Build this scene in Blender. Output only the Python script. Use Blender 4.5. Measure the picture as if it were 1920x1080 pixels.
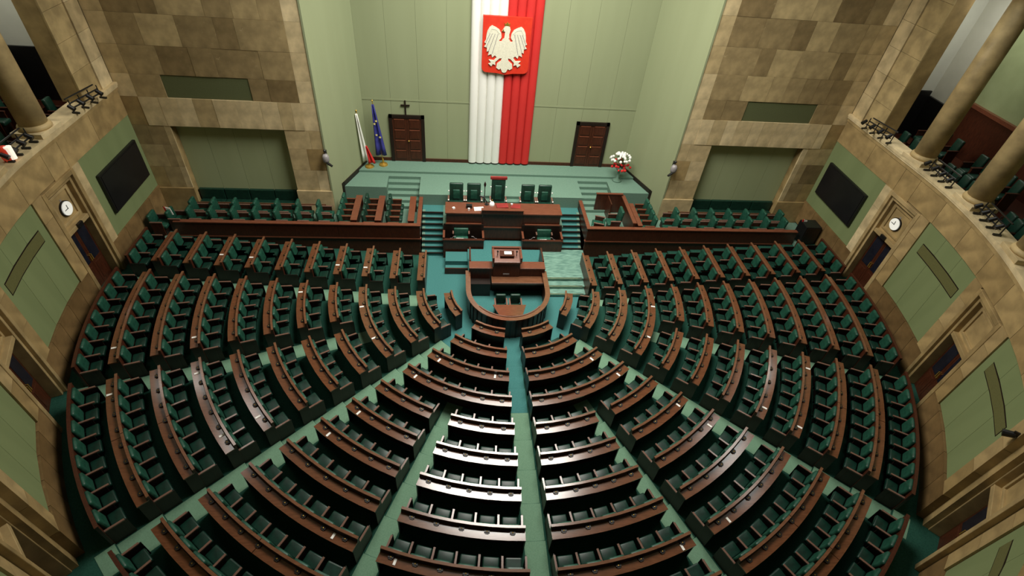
import bpy, bmesh, math, random
from mathutils import Matrix, Vector
from mathutils.geometry import tessellate_polygon
random.seed(7)
PI = math.pi
S = bpy.context.scene
COL = S.collection
for o in list(bpy.data.objects): bpy.data.objects.remove(o)

def lin(r, g, b):
    f = lambda c: (c/255/12.92) if c/255 <= .04045 else ((c/255+.055)/1.055)**2.4
    return (f(r), f(g), f(b), 1)

# ------------------------------------------------------------------ camera
cam = bpy.data.cameras.new('camera'); co = bpy.data.objects.new('camera', cam); COL.objects.link(co)
cam.sensor_width = 36; cam.lens = 980.92/1920*36; cam.clip_end = 200; cam.clip_start = .05
pit, rol, yaw = .7335, .1016, .1442
F = Vector((math.sin(yaw)*math.cos(pit), math.cos(yaw)*math.cos(pit), -math.sin(pit)))
R_ = Vector((math.cos(yaw), -math.sin(yaw), 0)); U_ = R_.cross(F)
R2 = R_*math.cos(rol)+U_*math.sin(rol); U2 = -R_*math.sin(rol)+U_*math.cos(rol)
CAM = Vector((-1.976, -14.413, 13.963))
M = Matrix((R2, U2, -F)).transposed().to_4x4(); M.translation = CAM
co.matrix_world = M
S.camera = co
def project(p):
    d = Vector(p)-CAM; z = d.dot(F)
    return (960+980.92*d.dot(R2)/z, 540-980.92*d.dot(U2)/z, z)

# ------------------------------------------------------------------ world, lights, exposure
w = bpy.data.worlds.new('world'); S.world = w; w.use_nodes = True
w.node_tree.nodes['Background'].inputs[0].default_value = (.62, .66, .52, 1)
w.node_tree.nodes['Background'].inputs[1].default_value = .045
S.view_settings.view_transform = 'Standard'; S.view_settings.look = 'None'
S.view_settings.gamma = 1; S.view_settings.use_curve_mapping = False
S.view_settings.exposure = -0.1
def area(name, loc, target, size, energy, color, size_y=None, shape='DISK', spread=180):
    l = bpy.data.lights.new(name, 'AREA'); l.shape = shape; l.size = size
    if size_y: l.size_y = size_y
    l.energy = energy; l.color = color; l.spread = math.radians(spread)
    o = bpy.data.objects.new(name, l); COL.objects.link(o); o.location = loc
    o.rotation_euler = (Vector(target)-Vector(loc)).to_track_quat('-Z', 'Y').to_euler()
    return o
area('skylight_lamp', (.45, .85, 15.6), (.45, .85, 0), 8.7, 3000, (1, .96, .88), spread=150)
area('right_window_lamp', (13.5, -.9, 13.9), (0, -4, 3.5), 5.2, 250, (.97, 1, .95), 2.4, 'RECTANGLE')
area('left_window_lamp', (-13.5, 1.6, 14.0), (0, -3, 2), 4.2, 170, (1, .97, .90), 2.2, 'RECTANGLE')
for sx in (-1, 1): area('gallery_lamp', (sx*15.4, 2.6, 11.3), (sx*15.6, 2.8, 5), 1.4, 85, (1, .98, .92), 1.4, 'RECTANGLE')

# ------------------------------------------------------------------ materials
def nodes(name):
    m = bpy.data.materials.new(name); m.use_nodes = True
    nt = m.node_tree; return m, nt, nt.nodes['Principled BSDF']
def noise_mix(nt, c1, c2, scale, detail=4, stretch=(1, 1, 1), coords='Object'):
    tc = nt.nodes.new('ShaderNodeTexCoord'); mp = nt.nodes.new('ShaderNodeMapping')
    mp.inputs['Scale'].default_value = stretch
    nz = nt.nodes.new('ShaderNodeTexNoise'); nz.inputs['Scale'].default_value = scale; nz.inputs['Detail'].default_value = detail
    rp = nt.nodes.new('ShaderNodeValToRGB'); rp.color_ramp.elements[0].position = .35; rp.color_ramp.elements[1].position = .65
    rp.color_ramp.elements[0].color = c1; rp.color_ramp.elements[1].color = c2
    nt.links.new(tc.outputs[coords], mp.inputs[0]); nt.links.new(mp.outputs[0], nz.inputs['Vector']); nt.links.new(nz.outputs['Fac'], rp.inputs[0])
    return rp, nz
def bump(nt, b, src, strength, dist=.01):
    bm_ = nt.nodes.new('ShaderNodeBump'); bm_.inputs['Strength'].default_value = strength; bm_.inputs['Distance'].default_value = dist
    nt.links.new(src, bm_.inputs['Height']); nt.links.new(bm_.outputs[0], b.inputs['Normal'])
def mat(name, c1, c2=None, rough=.6, scale=8, stretch=(1, 1, 1), spec=.5, bmp=0, metal=0, emit=None, detail=4):
    m, nt, b = nodes(name)
    c2 = c2 or tuple(min(1, x*1.18) for x in c1[:3])+(1,)
    rp, nz = noise_mix(nt, c1, c2, scale, detail, stretch)
    nt.links.new(rp.outputs[0], b.inputs['Base Color'])
    b.inputs['Roughness'].default_value = rough; b.inputs['Specular IOR Level'].default_value = spec; b.inputs['Metallic'].default_value = metal
    if bmp: bump(nt, b, nz.outputs['Fac'], bmp)
    if emit: b.inputs['Emission Color'].default_value = emit[0]; b.inputs['Emission Strength'].default_value = emit[1]
    return m
def stone(name, ca, cb, vein):
    """two stone tones picked per slab, with cloudy mottling and fine pale veins"""
    m, nt, b = nodes(name)
    oi = nt.nodes.new('ShaderNodeObjectInfo')
    mx = nt.nodes.new('ShaderNodeMix'); mx.data_type = 'RGBA'; mx.inputs[6].default_value = ca; mx.inputs[7].default_value = cb
    nt.links.new(oi.outputs['Random'], mx.inputs[0])
    rp, nz = noise_mix(nt, (.74, .74, .74, 1), (1.16, 1.16, 1.16, 1), 2.2, 8, (1, 1, 1), 'Object')
    mu = nt.nodes.new('ShaderNodeMix'); mu.data_type = 'RGBA'; mu.blend_type = 'MULTIPLY'; mu.inputs[0].default_value = 1
    nt.links.new(mx.outputs[2], mu.inputs[6]); nt.links.new(rp.outputs[0], mu.inputs[7])
    tc = nt.nodes.new('ShaderNodeTexCoord'); vz = nt.nodes.new('ShaderNodeTexNoise'); vz.inputs['Scale'].default_value = 9; vz.inputs['Detail'].default_value = 10; vz.inputs['Distortion'].default_value = 1.6
    nt.links.new(tc.outputs['Object'], vz.inputs['Vector'])
    r2 = nt.nodes.new('ShaderNodeValToRGB'); e = r2.color_ramp.elements; e[0].position = .66; e[0].color = (0, 0, 0, 1); e[1].position = .76; e[1].color = (1, 1, 1, 1)
    nt.links.new(vz.outputs['Fac'], r2.inputs[0])
    m2 = nt.nodes.new('ShaderNodeMix'); m2.data_type = 'RGBA'; m2.inputs[7].default_value = vein
    sc = nt.nodes.new('ShaderNodeMath'); sc.operation = 'MULTIPLY'; sc.inputs[1].default_value = .4
    nt.links.new(r2.outputs[0], sc.inputs[0]); nt.links.new(sc.outputs[0], m2.inputs[0]); nt.links.new(mu.outputs[2], m2.inputs[6])
    nt.links.new(m2.outputs[2], b.inputs['Base Color']); b.inputs['Roughness'].default_value = .5; b.inputs['Specular IOR Level'].default_value = .3
    bump(nt, b, nz.outputs['Fac'], .08)
    return m
MT = dict(
    stone_dark=stone('sandstone_mottled', lin(126, 107, 73), lin(190, 169, 124), lin(222, 204, 162)),
    stone_light=stone('sandstone_pale', lin(182, 161, 118), lin(218, 199, 157), lin(226, 210, 170)),
    stone_tan=stone('sandstone_tan', lin(156, 132, 88), lin(174, 150, 104), lin(190, 166, 116)),
    stone_mid=stone('sandstone_mid', lin(156, 133, 90), lin(177, 154, 110), lin(194, 170, 122)),
    stone_base=stone('sandstone_base', lin(114, 90, 56), lin(134, 108, 70), lin(180, 150, 100)),
    column=stone('column_stone', lin(174, 152, 106), lin(188, 166, 120), lin(208, 186, 130)),
    green_wall=mat('sage_wall_cloth', lin(142, 150, 116), lin(146, 154, 120), .85, 1.3, (1, 1, .1), .2, .02),
    green_panel=mat('green_panel_cloth', lin(119, 132, 90), lin(126, 139, 96), .85, 1.5, (1, 1, .15), .2, .02),
    recess_green=mat('recess_cloth', lin(160, 170, 130), lin(165, 175, 135), .85, 1.5, (1, 1, .1), .2, .02),
    vent=mat('vent_mesh', lin(92, 92, 54), lin(106, 106, 64), .7, 60, (1, 1, 1), .3, .1),
    vent_green=mat('vent_grey_green', lin(92, 98, 66), lin(98, 104, 72), .75, 30, (1, 1, 1), .2, .05),
    carpet=mat('tier_carpet', lin(104, 138, 113), lin(112, 146, 121), .95, 30, (1, 1, 1), .1, .25),
    carpet_dark=mat('row_carpet', lin(32, 70, 58), lin(40, 80, 67), .95, 30, (1, 1, 1), .1, .25),
    carpet_teal=mat('well_carpet', lin(60, 112, 109), lin(68, 120, 117), .95, 30, (1, 1, 1), .1, .25),
    carpet_stage=mat('stage_carpet', lin(101, 130, 114), lin(108, 137, 121), .95, 24, (1, 1, 1), .1, .2),
    wood=mat('desk_wood', lin(92, 56, 35), lin(108, 67, 43), .17, 5, (1, 6, 6), .95, .004),
    rail=mat('rail_wood', lin(101, 66, 45), lin(117, 78, 55), .17, 5, (1, 6, 6), .95, .004),
    dark_wood=mat('dark_wood', lin(58, 28, 16), lin(76, 38, 22), .38, 5, (6, 6, 1), .45, .02),
    black_wood=mat('black_wood', lin(26, 17, 12), lin(36, 24, 17), .45, 5, (6, 6, 1), .4, .02),
    red_wood=mat('red_wood', lin(101, 57, 39), lin(116, 67, 47), .32, 5, (1, 6, 6), .5, .02),
    arm=mat('armrest_wood', lin(104, 76, 64), lin(120, 90, 78), .20, 12, (6, 1, 6), .7),
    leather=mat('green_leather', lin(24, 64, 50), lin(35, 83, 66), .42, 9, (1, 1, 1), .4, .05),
    seat_leather=mat('shaded_seat_leather', lin(11, 40, 31), lin(17, 52, 41), .40, 9, (1, 1, 1), .4, .05),  # leather of the backs, darkened to put the seats' low light into colour
    leather_dark=mat('dark_green_leather', lin(14, 44, 34), lin(22, 58, 44), .42, 9, (1, 1, 1), .5, .06),
    box=mat('control_box_black', lin(26, 18, 14), lin(36, 26, 20), .4, 20),
    gold=mat('gold', lin(190, 150, 60), lin(210, 172, 84), .35, 14, (1, 1, 1), .5, 0, .7),
    white=mat('white_cloth', lin(232, 232, 224), lin(234, 234, 226), .8, 1.5),
    red=mat('red_cloth', lin(198, 38, 34), lin(202, 41, 36), .8, 1.5),
    crest_red=mat('crest_red', lin(204, 48, 28), lin(212, 54, 32), .5, 6),
    crest_white=mat('crest_white', lin(208, 205, 184), lin(222, 219, 198), .5, 20, (1, 1, 1), .4, .1),
    blue=mat('blue_cloth', lin(44, 46, 122), lin(56, 58, 140), .75, 6),
    yellow=mat('yellow_print', lin(230, 216, 120), lin(240, 226, 140), .7, 6),
    paper=mat('white_paper', lin(232, 230, 222), lin(240, 238, 232), .7, 10),
    black=mat('black_metal', lin(16, 16, 16), lin(24, 24, 24), .4, 20),
    screen=mat('screen_glass', lin(20, 20, 22), lin(24, 24, 26), .35, 3, (1, 1, 1), .4),
    grey=mat('grey_plastic', lin(130, 126, 126), lin(146, 142, 142), .45, 20),
    glass=mat('dark_door_glass', lin(24, 26, 34), lin(30, 33, 44), .15, 3, (1, 1, 1), .5),
    clock=mat('clock_face', lin(236, 236, 226), lin(244, 244, 236), .5, 6, emit=((1, 1, .94, 1), .35)),
    chrome=mat('polished_metal', lin(190, 186, 170), lin(205, 200, 186), .2, 20, metal=1),
    leaf=mat('leaf_green', lin(46, 86, 46), lin(62, 106, 58), .6, 20),
    white_wall=mat('white_plaster', lin(206, 208, 196), lin(212, 214, 202), .9, 2),
    gallery_green=mat('gallery_wall', lin(134, 146, 104), lin(142, 154, 112), .9, 2),
    dark_red=mat('dark_red_leather', lin(128, 34, 30), lin(142, 42, 36), .6, 6),
    grating=mat('podium_covering', lin(78, 116, 104), lin(116, 154, 138), .55, 3.5, (1, 5, 1), .5, .15),
    lamp_red=mat('red_lamp_glass', lin(200, 40, 20), lin(220, 60, 30), .4, 6, emit=((1, .12, .05, 1), .12)),
    lamp_white=mat('lamp_tube', lin(255, 240, 220), lin(255, 240, 220), .4, 6, emit=((1, .85, .7, 1), .8)),
    ceiling=mat('ceiling_plaster', lin(200, 200, 184), lin(208, 208, 192), .9, 2),
)

# ------------------------------------------------------------------ mesh helpers
class MB:
    def __init__(s): s.v = []; s.f = []; s.mi = []
    def add(s, vs, fs, mi=0):
        n = len(s.v); s.v += [tuple(v) for v in vs]; s.f += [tuple(i+n for i in f) for f in fs]; s.mi += [mi]*len(fs); return s
    def box(s, x0, x1, y0, y1, z0, z1, mi=0):
        if x0 > x1: x0, x1 = x1, x0
        if y0 > y1: y0, y1 = y1, y0
        v = [(x0, y0, z0), (x1, y0, z0), (x1, y1, z0), (x0, y1, z0), (x0, y0, z1), (x1, y0, z1), (x1, y1, z1), (x0, y1, z1)]
        return s.add(v, [(3, 2, 1, 0), (4, 5, 6, 7), (0, 1, 5, 4), (1, 2, 6, 5), (2, 3, 7, 6), (3, 0, 4, 7)], mi)
    def prism(s, poly, lo, hi, axis='z', mi=0):
        """poly: 2D outline (any shape), extruded along an axis"""
        n = len(poly)
        P = {'z': lambda a, b, c: (a, b, c), 'y': lambda a, b, c: (a, c, b), 'x': lambda a, b, c: (c, a, b)}[axis]
        v = [P(a, b, lo) for a, b in poly]+[P(a, b, hi) for a, b in poly]
        tri = tessellate_polygon([[Vector((a, b, 0)) for a, b in poly]])
        f = [tuple(t) for t in tri]+[tuple(i+n for i in reversed(t)) for t in tri]
        f += [(i, (i+1) % n, (i+1) % n+n, i+n) for i in range(n)]
        return s.add(v, f, mi)
    def tube(s, p0, p1, r0, r1=None, n=8, mi=0):
        r1 = r0 if r1 is None else r1
        p0 = Vector(p0); p1 = Vector(p1); d = (p1-p0).normalized(); a = d.orthogonal().normalized(); b = d.cross(a)
        v = []
        for p, r in ((p0, r0), (p1, r1)):
            for k in range(n):
                t = 2*PI*k/n; v.append(p+a*r*math.cos(t)+b*r*math.sin(t))
        f = [(k, (k+1) % n, (k+1) % n+n, k+n) for k in range(n)]+[tuple(reversed(range(n))), tuple(range(n, 2*n))]
        return s.add(v, f, mi)
    def lathe(s, prof, n=16, c=(0, 0), mi=0):
        v = []; f = []
        for r, z in prof:
            for k in range(n):
                t = 2*PI*k/n; v.append((c[0]+r*math.cos(t), c[1]+r*math.sin(t), z))
        for j in range(len(prof)-1):
            for k in range(n): f.append((j*n+k, j*n+(k+1) % n, (j+1)*n+(k+1) % n, (j+1)*n+k))
        f += [tuple(reversed(range(n))), tuple(range((len(prof)-1)*n, len(prof)*n))]
        return s.add(v, f, mi)
    def ball(s, c, r, n=8, m=6, sq=(1, 1, 1), mi=0):
        v = [(c[0], c[1], c[2]-r*sq[2])]
        for j in range(1, m):
            p = PI*j/m-PI/2
            for k in range(n): v.append((c[0]+r*sq[0]*math.cos(p)*math.cos(2*PI*k/n), c[1]+r*sq[1]*math.cos(p)*math.sin(2*PI*k/n), c[2]+r*sq[2]*math.sin(p)))
        v.append((c[0], c[1], c[2]+r*sq[2])); L = len(v)-1
        f = [(0, 1+(k+1) % n, 1+k) for k in range(n)]+[(L, 1+(m-2)*n+k, 1+(m-2)*n+(k+1) % n) for k in range(n)]
        for j in range(m-2):
            for k in range(n): f.append((1+j*n+k, 1+j*n+(k+1) % n, 1+(j+1)*n+(k+1) % n, 1+(j+1)*n+k))
        return s.add(v, f, mi)
    def sweep(s, path, prof, mi=0):
        """path: list of (x, y, nx, ny); prof: closed polygon of (offset along normal, z)"""
        n = len(prof); v = []; f = []
        for x, y, nx, ny in path:
            for o, z in prof: v.append((x+nx*o, y+ny*o, z))
        for j in range(len(path)-1):
            for k in range(n): f.append((j*n+k, j*n+(k+1) % n, (j+1)*n+(k+1) % n, (j+1)*n+k))
        f += [tuple(reversed(range(n))), tuple(range((len(path)-1)*n, len(path)*n))]
        return s.add(v, f, mi)
    def arcbox(s, a0, a1, r0, r1, z0, z1, n=None, mi=0):
        n = n or max(1, int(abs(a1-a0)*16))
        return s.sweep(arc(1, a0, a1, n), [(r0-1, z0), (r1-1, z0), (r1-1, z1), (r0-1, z1)], mi)
    def xf(s, mtx): s.v = [tuple(mtx @ Vector(v)) for v in s.v]; return s
    def merge(s, o, mtx=None, mi=0):
        return s.add([mtx @ Vector(v) for v in o.v] if mtx else o.v, o.f, mi)
    def mesh(s, name, mats, smooth=False, bevel=0):
        me = bpy.data.meshes.new(name); me.from_pydata(s.v, [], s.f)
        mats = mats if isinstance(mats, (list, tuple)) else [mats]
        for m in mats: me.materials.append(m)
        me.polygons.foreach_set('material_index', s.mi)
        bm = bmesh.new(); bm.from_mesh(me)
        bmesh.ops.recalc_face_normals(bm, faces=bm.faces)
        if bevel: bmesh.ops.bevel(bm, geom=list(bm.edges), offset=bevel, segments=2, profile=.6, affect='EDGES')
        bm.to_mesh(me); bm.free()
        if smooth: me.polygons.foreach_set('use_smooth', [True]*len(me.polygons))
        me.update(); return me
def arc(r, a0, a1, n):
    return [(r*math.sin(a), -r*math.cos(a), math.sin(a), -math.cos(a)) for a in (a0+(a1-a0)*k/n for k in range(n+1))]
def put(name, me, parent=None, loc=(0, 0, 0), rz=0):
    o = bpy.data.objects.new(name, me); COL.objects.link(o); o.location = loc; o.rotation_euler = (0, 0, rz)
    if parent: o.parent = parent
    return o
def obj(name, mb, m, parent=None, loc=(0, 0, 0), rz=0, smooth=False, bevel=0, mod=0):
    o = put(name, mb.mesh(name, m, smooth, bevel), parent, loc, rz)
    if mod:
        b = o.modifiers.new('bevel', 'BEVEL'); b.width = mod; b.segments = 2; b.limit_method = 'ANGLE'
    return o
def tag(o, label, cat, group=None):
    o['label'] = label; o['category'] = cat
    if group: o['group'] = group
    return o
def thing(name, label, cat, loc=(0, 0, 0), rz=0, group=None):
    o = bpy.data.objects.new(name, None); o.empty_display_size = .1; COL.objects.link(o); o.location = loc; o.rotation_euler = (0, 0, rz)
    return tag(o, label, cat, group)
def struct(name, mb, m, **k):
    o = obj(name, mb, m, **k); o['kind'] = 'structure'; return o
def sempty(name, loc=(0, 0, 0), rz=0):
    o = bpy.data.objects.new(name, None); o.empty_display_size = .1; COL.objects.link(o); o.location = loc; o.rotation_euler = (0, 0, rz); o['kind'] = 'structure'; return o
def B(*a): return MB().box(*a)
ORD = ['zeroth', 'first', 'second', 'third', 'fourth', 'fifth', 'sixth', 'seventh', 'eighth', 'ninth', 'tenth', 'eleventh', 'twelfth', 'thirteenth', 'fourteenth']
SIDE = {-1: 'left', 1: 'right'}

# ------------------------------------------------------------------ tier geometry
def r(i): return 2.424+(i-1)              # user-side edge of desk row i
def zf(i): return max(0, .093*(i-1))      # floor behind desk row i
RW = 13.70; YB = 2.85                     # side wall radius, barrier front
ZT = zf(12)                               # top walkway

# ------------------------------------------------------------------ floor
fl = struct('floor', B(-14.3, 14.3, -14.3, 5.2, -.3, 0), MT['carpet_teal'])
for i in range(2, 13):
    R0 = r(i)-.29
    path = [(-1, 2.84, -1, 0)]+arc(1, -PI/2, PI/2, 64)+[(1, 2.84, 1, 0)]
    obj('tier', MB().sweep(path, [(R0-1, zf(i-1)-.12), (14.45-1, zf(i-1)-.12), (14.45-1, zf(i)), (R0-1, zf(i))]), MT['carpet_dark'], fl)
for s in (-1, 1):
    obj('wing_platform', B(s*3.42, s*13.9, 2.93, 5.3, 0, .9), MT['carpet_stage'], fl)

# pale runners laid along the aisles, one length per tier
def runner(i, ang, hw0, hw1=None):
    m = MT['carpet'] if i > 3 or ang else MT['carpet_teal']
    ra, rb = r(i)-.295, (r(i+1)-.295 if i < 12 else 13.55)
    hw1 = hw1 or hw0
    ca, sa = math.cos(ang), math.sin(ang)
    P_ = lambda rad, t: (rad*sa+t*ca, -rad*ca+t*sa)
    q = [P_(ra+.012, -hw0), P_(rb-.006, -hw0), P_(rb-.006, hw0), P_(ra+.012, hw0)]
    mb = MB().prism(q, zf(i)-.08, zf(i)+.008)
    cx_, cy_ = P_((ra+rb)/2, 0); mb.v = [(x-cx_, y-cy_, z-zf(i)) for x, y, z in mb.v]
    obj('aisle_runner', mb, m, fl, (cx_, cy_, zf(i)))
for i in range(2, 13):
    runner(i, 0, .27)
    for s in (-1, 1):
        if i >= 4: runner(i, s*.3927, .26)
        runner(i, s*.80, .34)
        if i >= 4: runner(i, s*1.204, .27)
        xa, xb = r(i)-.295, (r(i+1)-.295 if i < 12 else 13.5)
        obj('aisle_runner', B(*sorted((s*(xa+.004), s*(xb-.004))), -.22, .36 if s < 0 else .14, zf(i)-.08, zf(i)+.008), MT['carpet'], fl)

# ------------------------------------------------------------------ ceiling
cm = MB(); cm.prism([(18*math.cos(2*PI*k/48), 18*math.sin(2*PI*k/48)) for k in range(48)], 16.1, 16.3)
struct('ceiling', cm, MT['ceiling'])

# ------------------------------------------------------------------ slab helper (stone pieces)
def slab(parent, m, x0, x1, z0, z1, y0, y1):
    return obj('stone_slab', B(-(x1-x0)/2+.003, (x1-x0)/2-.003, y0-(y0+y1)/2, y1-(y0+y1)/2, -(z1-z0)/2+.003, (z1-z0)/2-.003), m, parent, ((x0+x1)/2, (y0+y1)/2, (z0+z1)/2))
def course(parent, m, x0, x1, z0, z1, yf, wmin, wmax, rng):
    x = x0
    while x < x1-.01:
        wd = rng.uniform(wmin, wmax)
        if x1-x-wd < wmin*.7: wd = x1-x
        d = rng.uniform(0, .012)
        slab(parent, m, x, x+wd, z0, z1, yf-d, yf+.06); x += wd

# ------------------------------------------------------------------ front wing walls
for s in (-1, 1):
    rng = random.Random(11+s)
    X = lambda a, b: (min(s*a, s*b), max(s*a, s*b))
    core = MB()
    core.box(*X(7.06, 13.72), 5.12, 5.3, .9, 16.1)
    core.box(*X(7.06, 8.39), 4.64, 5.12, .9, 4.6); core.box(*X(12.40, 13.72), 4.64, 5.12, .9, 4.6); core.box(*X(7.06, 13.72), 4.64, 5.12, 4.6, 16.1)
    wl = struct('wall_front_'+SIDE[s], core, MT['stone_tan'])
    P = lambda m, a, b, z0, z1: slab(wl, MT[m], *X(a, b), z0, z1, 4.58, 4.64)
    # mottled upper field
    zs = [5.66, 6.46, 7.42, 8.4, 9.4, 10.4, 11.4]
    for k in range(6):
        a, b = X(7.62, 13.08)
        if k == 0:
            va, vb = X(9.22, 12.1)
            course(wl, MT['stone_dark'], a, va, zs[0], zs[1], 4.58, .5, .95, rng); course(wl, MT['stone_dark'], vb, b, zs[0], zs[1], 4.58, .4, .8, rng)
        else: course(wl, MT['stone_dark'], a, b, zs[k], zs[k+1], 4.58, .5, 1.5, rng)
        P('stone_light', 7.06, 7.62, zs[k], zs[k+1])
        P('stone_light', 13.08, 13.70, zs[k], zs[k+1])
    vt = obj('air_vent', B(*X(9.23, 12.09), 4.60, 4.66, 5.67, 6.45), MT['vent_green'], wl)
    # pale lintel band
    a, b = X(7.62, 13.1); course(wl, MT['stone_light'], a, b, 4.6, 5.66, 4.57, .45, .95, rng)
    P('stone_light', 7.06, 7.62, 4.6, 5.66); P('stone_tan', 13.1, 13.7, 4.6, 5.66)
    # piers either side of the recess
    for k, (z0, z1) in enumerate(((2.0, 2.92), (2.92, 3.84), (3.84, 4.6))):
        c = 7.72 if k % 2 else 7.5
        P('stone_tan' if k % 2 else 'stone_light', 7.06, c, z0, z1); P('stone_light', c, 8.39, z0, z1)
        c = 12.9 if k % 2 else 13.2
        P('stone_dark', 12.62, c, z0, z1); P('stone_dark' if k else 'stone_tan', c, 13.7, z0, z1)
        P('stone_light', 12.40, 12.62, z0, z1)
    slab(wl, MT['stone_light'], *X(7.02, 8.42), .9, 2.0, 4.53, 4.64); slab(wl, MT['stone_tan'], *X(12.36, 13.7), .9, 2.0, 4.53, 4.64)
    # cloth lined recess
    for k in range(4):
        a, b = X(8.39+k*1.0025, 8.39+(k+1)*1.0025)
        obj('cloth_panel', B(a+.004, b-.004, 4.93, 5.13, 1.7, 4.6), MT['recess_green'], wl)
    # upholstered bench in the recess
    t = thing('recess_bench', 'long dark green upholstered bench in the %s wall recess' % SIDE[s], 'bench', (s*10.4, 4.68, .9), 0, 'benches in the wall recesses')
    obj('base', B(-1.95, 1.95, -.22, .22, 0, .3), MT['black_wood'], t)
    for k in range(4):
        x = -1.95+k*.975
        obj('cushion', B(x+.01, x+.965, -.25, .2, .3, .46), MT['leather_dark'], t, bevel=.03)
        obj('back_cushion', B(x+.01, x+.965, .12, .24, .46, .92), MT['leather_dark'], t, bevel=.03)

# ------------------------------------------------------------------ alcove walls
for s in (-1, 1):
    n = Vector((3.0, 1.11)).normalized()*.3
    poly = [(s*7.06, 4.58), (s*5.95, 7.6), (s*(5.95+n.x), 7.9), (s*(7.06+n.x), 4.63+.3)]
    wa = struct('wall_alcove_'+SIDE[s], MB().prism(poly, .0, 16.1), MT['green_wall'])
    obj('edge_strip', MB().prism([(s*7.065, 4.555), (s*7.0, 4.555), (s*6.93, 4.76), (s*6.95, 4.79), (s*7.065, 4.6)], .9, 16.1), MT['green_wall'], wa)
wf = struct('wall_front', B(-6.3, 6.3, 7.68, 7.95, 0, 16.1), MT['green_wall'])
xs = [-5.95+11.9*k/10 for k in range(11)]
for k in range(10):
    a, b = xs[k]+.003, xs[k+1]-.003
    obj('cloth_panel', B(a, b, 7.60, 7.69, 4.70, 16.1), MT['green_wall'], wf)
    obj('cloth_panel', B(a, b, 7.60, 7.69, 1.75, 4.62), MT['green_wall'], wf)
obj('rail_strip', B(-5.95, 5.95, 7.585, 7.69, 4.625, 4.695), MT['green_wall'], wf)
tb = MB(); tb.box(-5.98, 5.98, 7.55, 7.6, 1.8, 1.96)
struct('baseboard_front', tb, MT['dark_wood'])
for s in (-1, 1):
    d = Vector((5.95-7.06, 3.02)).normalized(); p = Vector((-d.y, d.x)) # inward normal for the right side
    def sw(t0, t1, z0, z1, w):
        a = Vector((7.06, 4.58))+d*t0; b = Vector((7.06, 4.58))+d*t1
        q = [a, b, b+p*w, a+p*w]
        return [(s*v.x, v.y) for v in q], z0, z1
    bb = MB()
    for t0, t1, z0, z1 in ((.86, 3.2, 1.72, 1.9), (.80, .95, .9, 1.9), (.1, .86, .9, 1.02)):
        bb.prism(*sw(t0, t1, z0, z1, .05))
    struct('baseboard_alcove_'+SIDE[s], bb, MT['black_wood'])

# doors of the alcove
for n, s in ((1, -1), (2, 1)):
    d = sempty('door_%d' % n, (s*4.135, 7.6, 1.82))
    fr = MB(); fr.box(-.76, -.62, -.09, .02, 0, 2.2); fr.box(.62, .76, -.09, .02, 0, 2.2); fr.box(-.76, .76, -.09, .02, 2.06, 2.2)
    obj('door_frame', fr, MT['black_wood'], d)
    for q in (-1, 1):
        lf = obj('door_leaf', B(min(q*.005, q*.62), max(q*.005, q*.62), -.06, .0, .02, 2.06), MT['dark_wood'], d)
        for k in range(4):
            z = .12+k*.49
            pm = MB(); pm.box(*sorted((q*.10, q*.54)), -.085, -.055, z, z+.40)
            obj('leaf_panel', pm, MT['dark_wood'], lf, bevel=.02)
            obj('moulding', B(*sorted((q*.10, q*.54)), -.095, -.055, z+.40, z+.43), MT['red_wood'], lf)
    obj('door_handle', MB().ball((.05, -.11, 1.02), .035).tube((.05, -.11, 1.02), (.05, -.05, 1.02), .015), MT['gold'], d)

# ------------------------------------------------------------------ stage platform
st = sempty('floor_stage')
ST = MT['carpet_stage']
def sidex(y): return 7.06-(y-4.58)*(1.11/3.02)
obj('platform_block', B(-3.55, 3.55, 4.92, 6.62, .0, 1.72), ST, st)
for s in (-1, 1):
    obj('platform_block', MB().prism([(s*4.95, 5.42), (s*sidex(5.42), 5.42), (s*sidex(6.62), 6.62), (s*4.95, 6.62)], 0, 1.72), ST, st)
    for k in range(6):
        z = .9+(k)*.137
        y = 5.02+k*.265
        obj('stair_step', B(*sorted((s*3.55, s*4.95)), y, 6.62, z-.15 if k else 0, z+.137 if k < 5 else 1.72), ST, st)
obj('platform_upper', MB().prism([(-sidex(6.62), 6.62), (sidex(6.62), 6.62), (5.96, 7.6), (-5.96, 7.6)], 0, 1.82), ST, st)
obj('presidium_floor', B(-2.52, 2.52, 3.46, 4.92, 0, 1.2), ST, st)
for k in range(3):
    obj('stair_step', B(-.75, .95, 4.92-.24*(3-k), 4.93, 1.2, 1.2+.13*(k+1)), ST, st)
# flights up beside the presidium
for s in (-1, 1):
    for k in range(8):
        y = 2.92+.205*k
        stp = obj('stair_step', B(*sorted((s*2.52, s*3.40)), y, 4.92 if k == 7 else y+.23, .15*k-.1 if k else 0, .15*(k+1)), MT['carpet_teal'], st)
        obj('nosing', B(*sorted((s*2.52, s*3.40)), y-.012, y+.05, .15*(k+1)-.05, .15*(k+1)+.006), MT['black_wood'], st)
        obj('edge_runner', B(*sorted((s*3.28, s*3.40)), y+.05, y+.2, .15*(k+1), .15*(k+1)+.012), MT['carpet_stage'], st)
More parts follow.
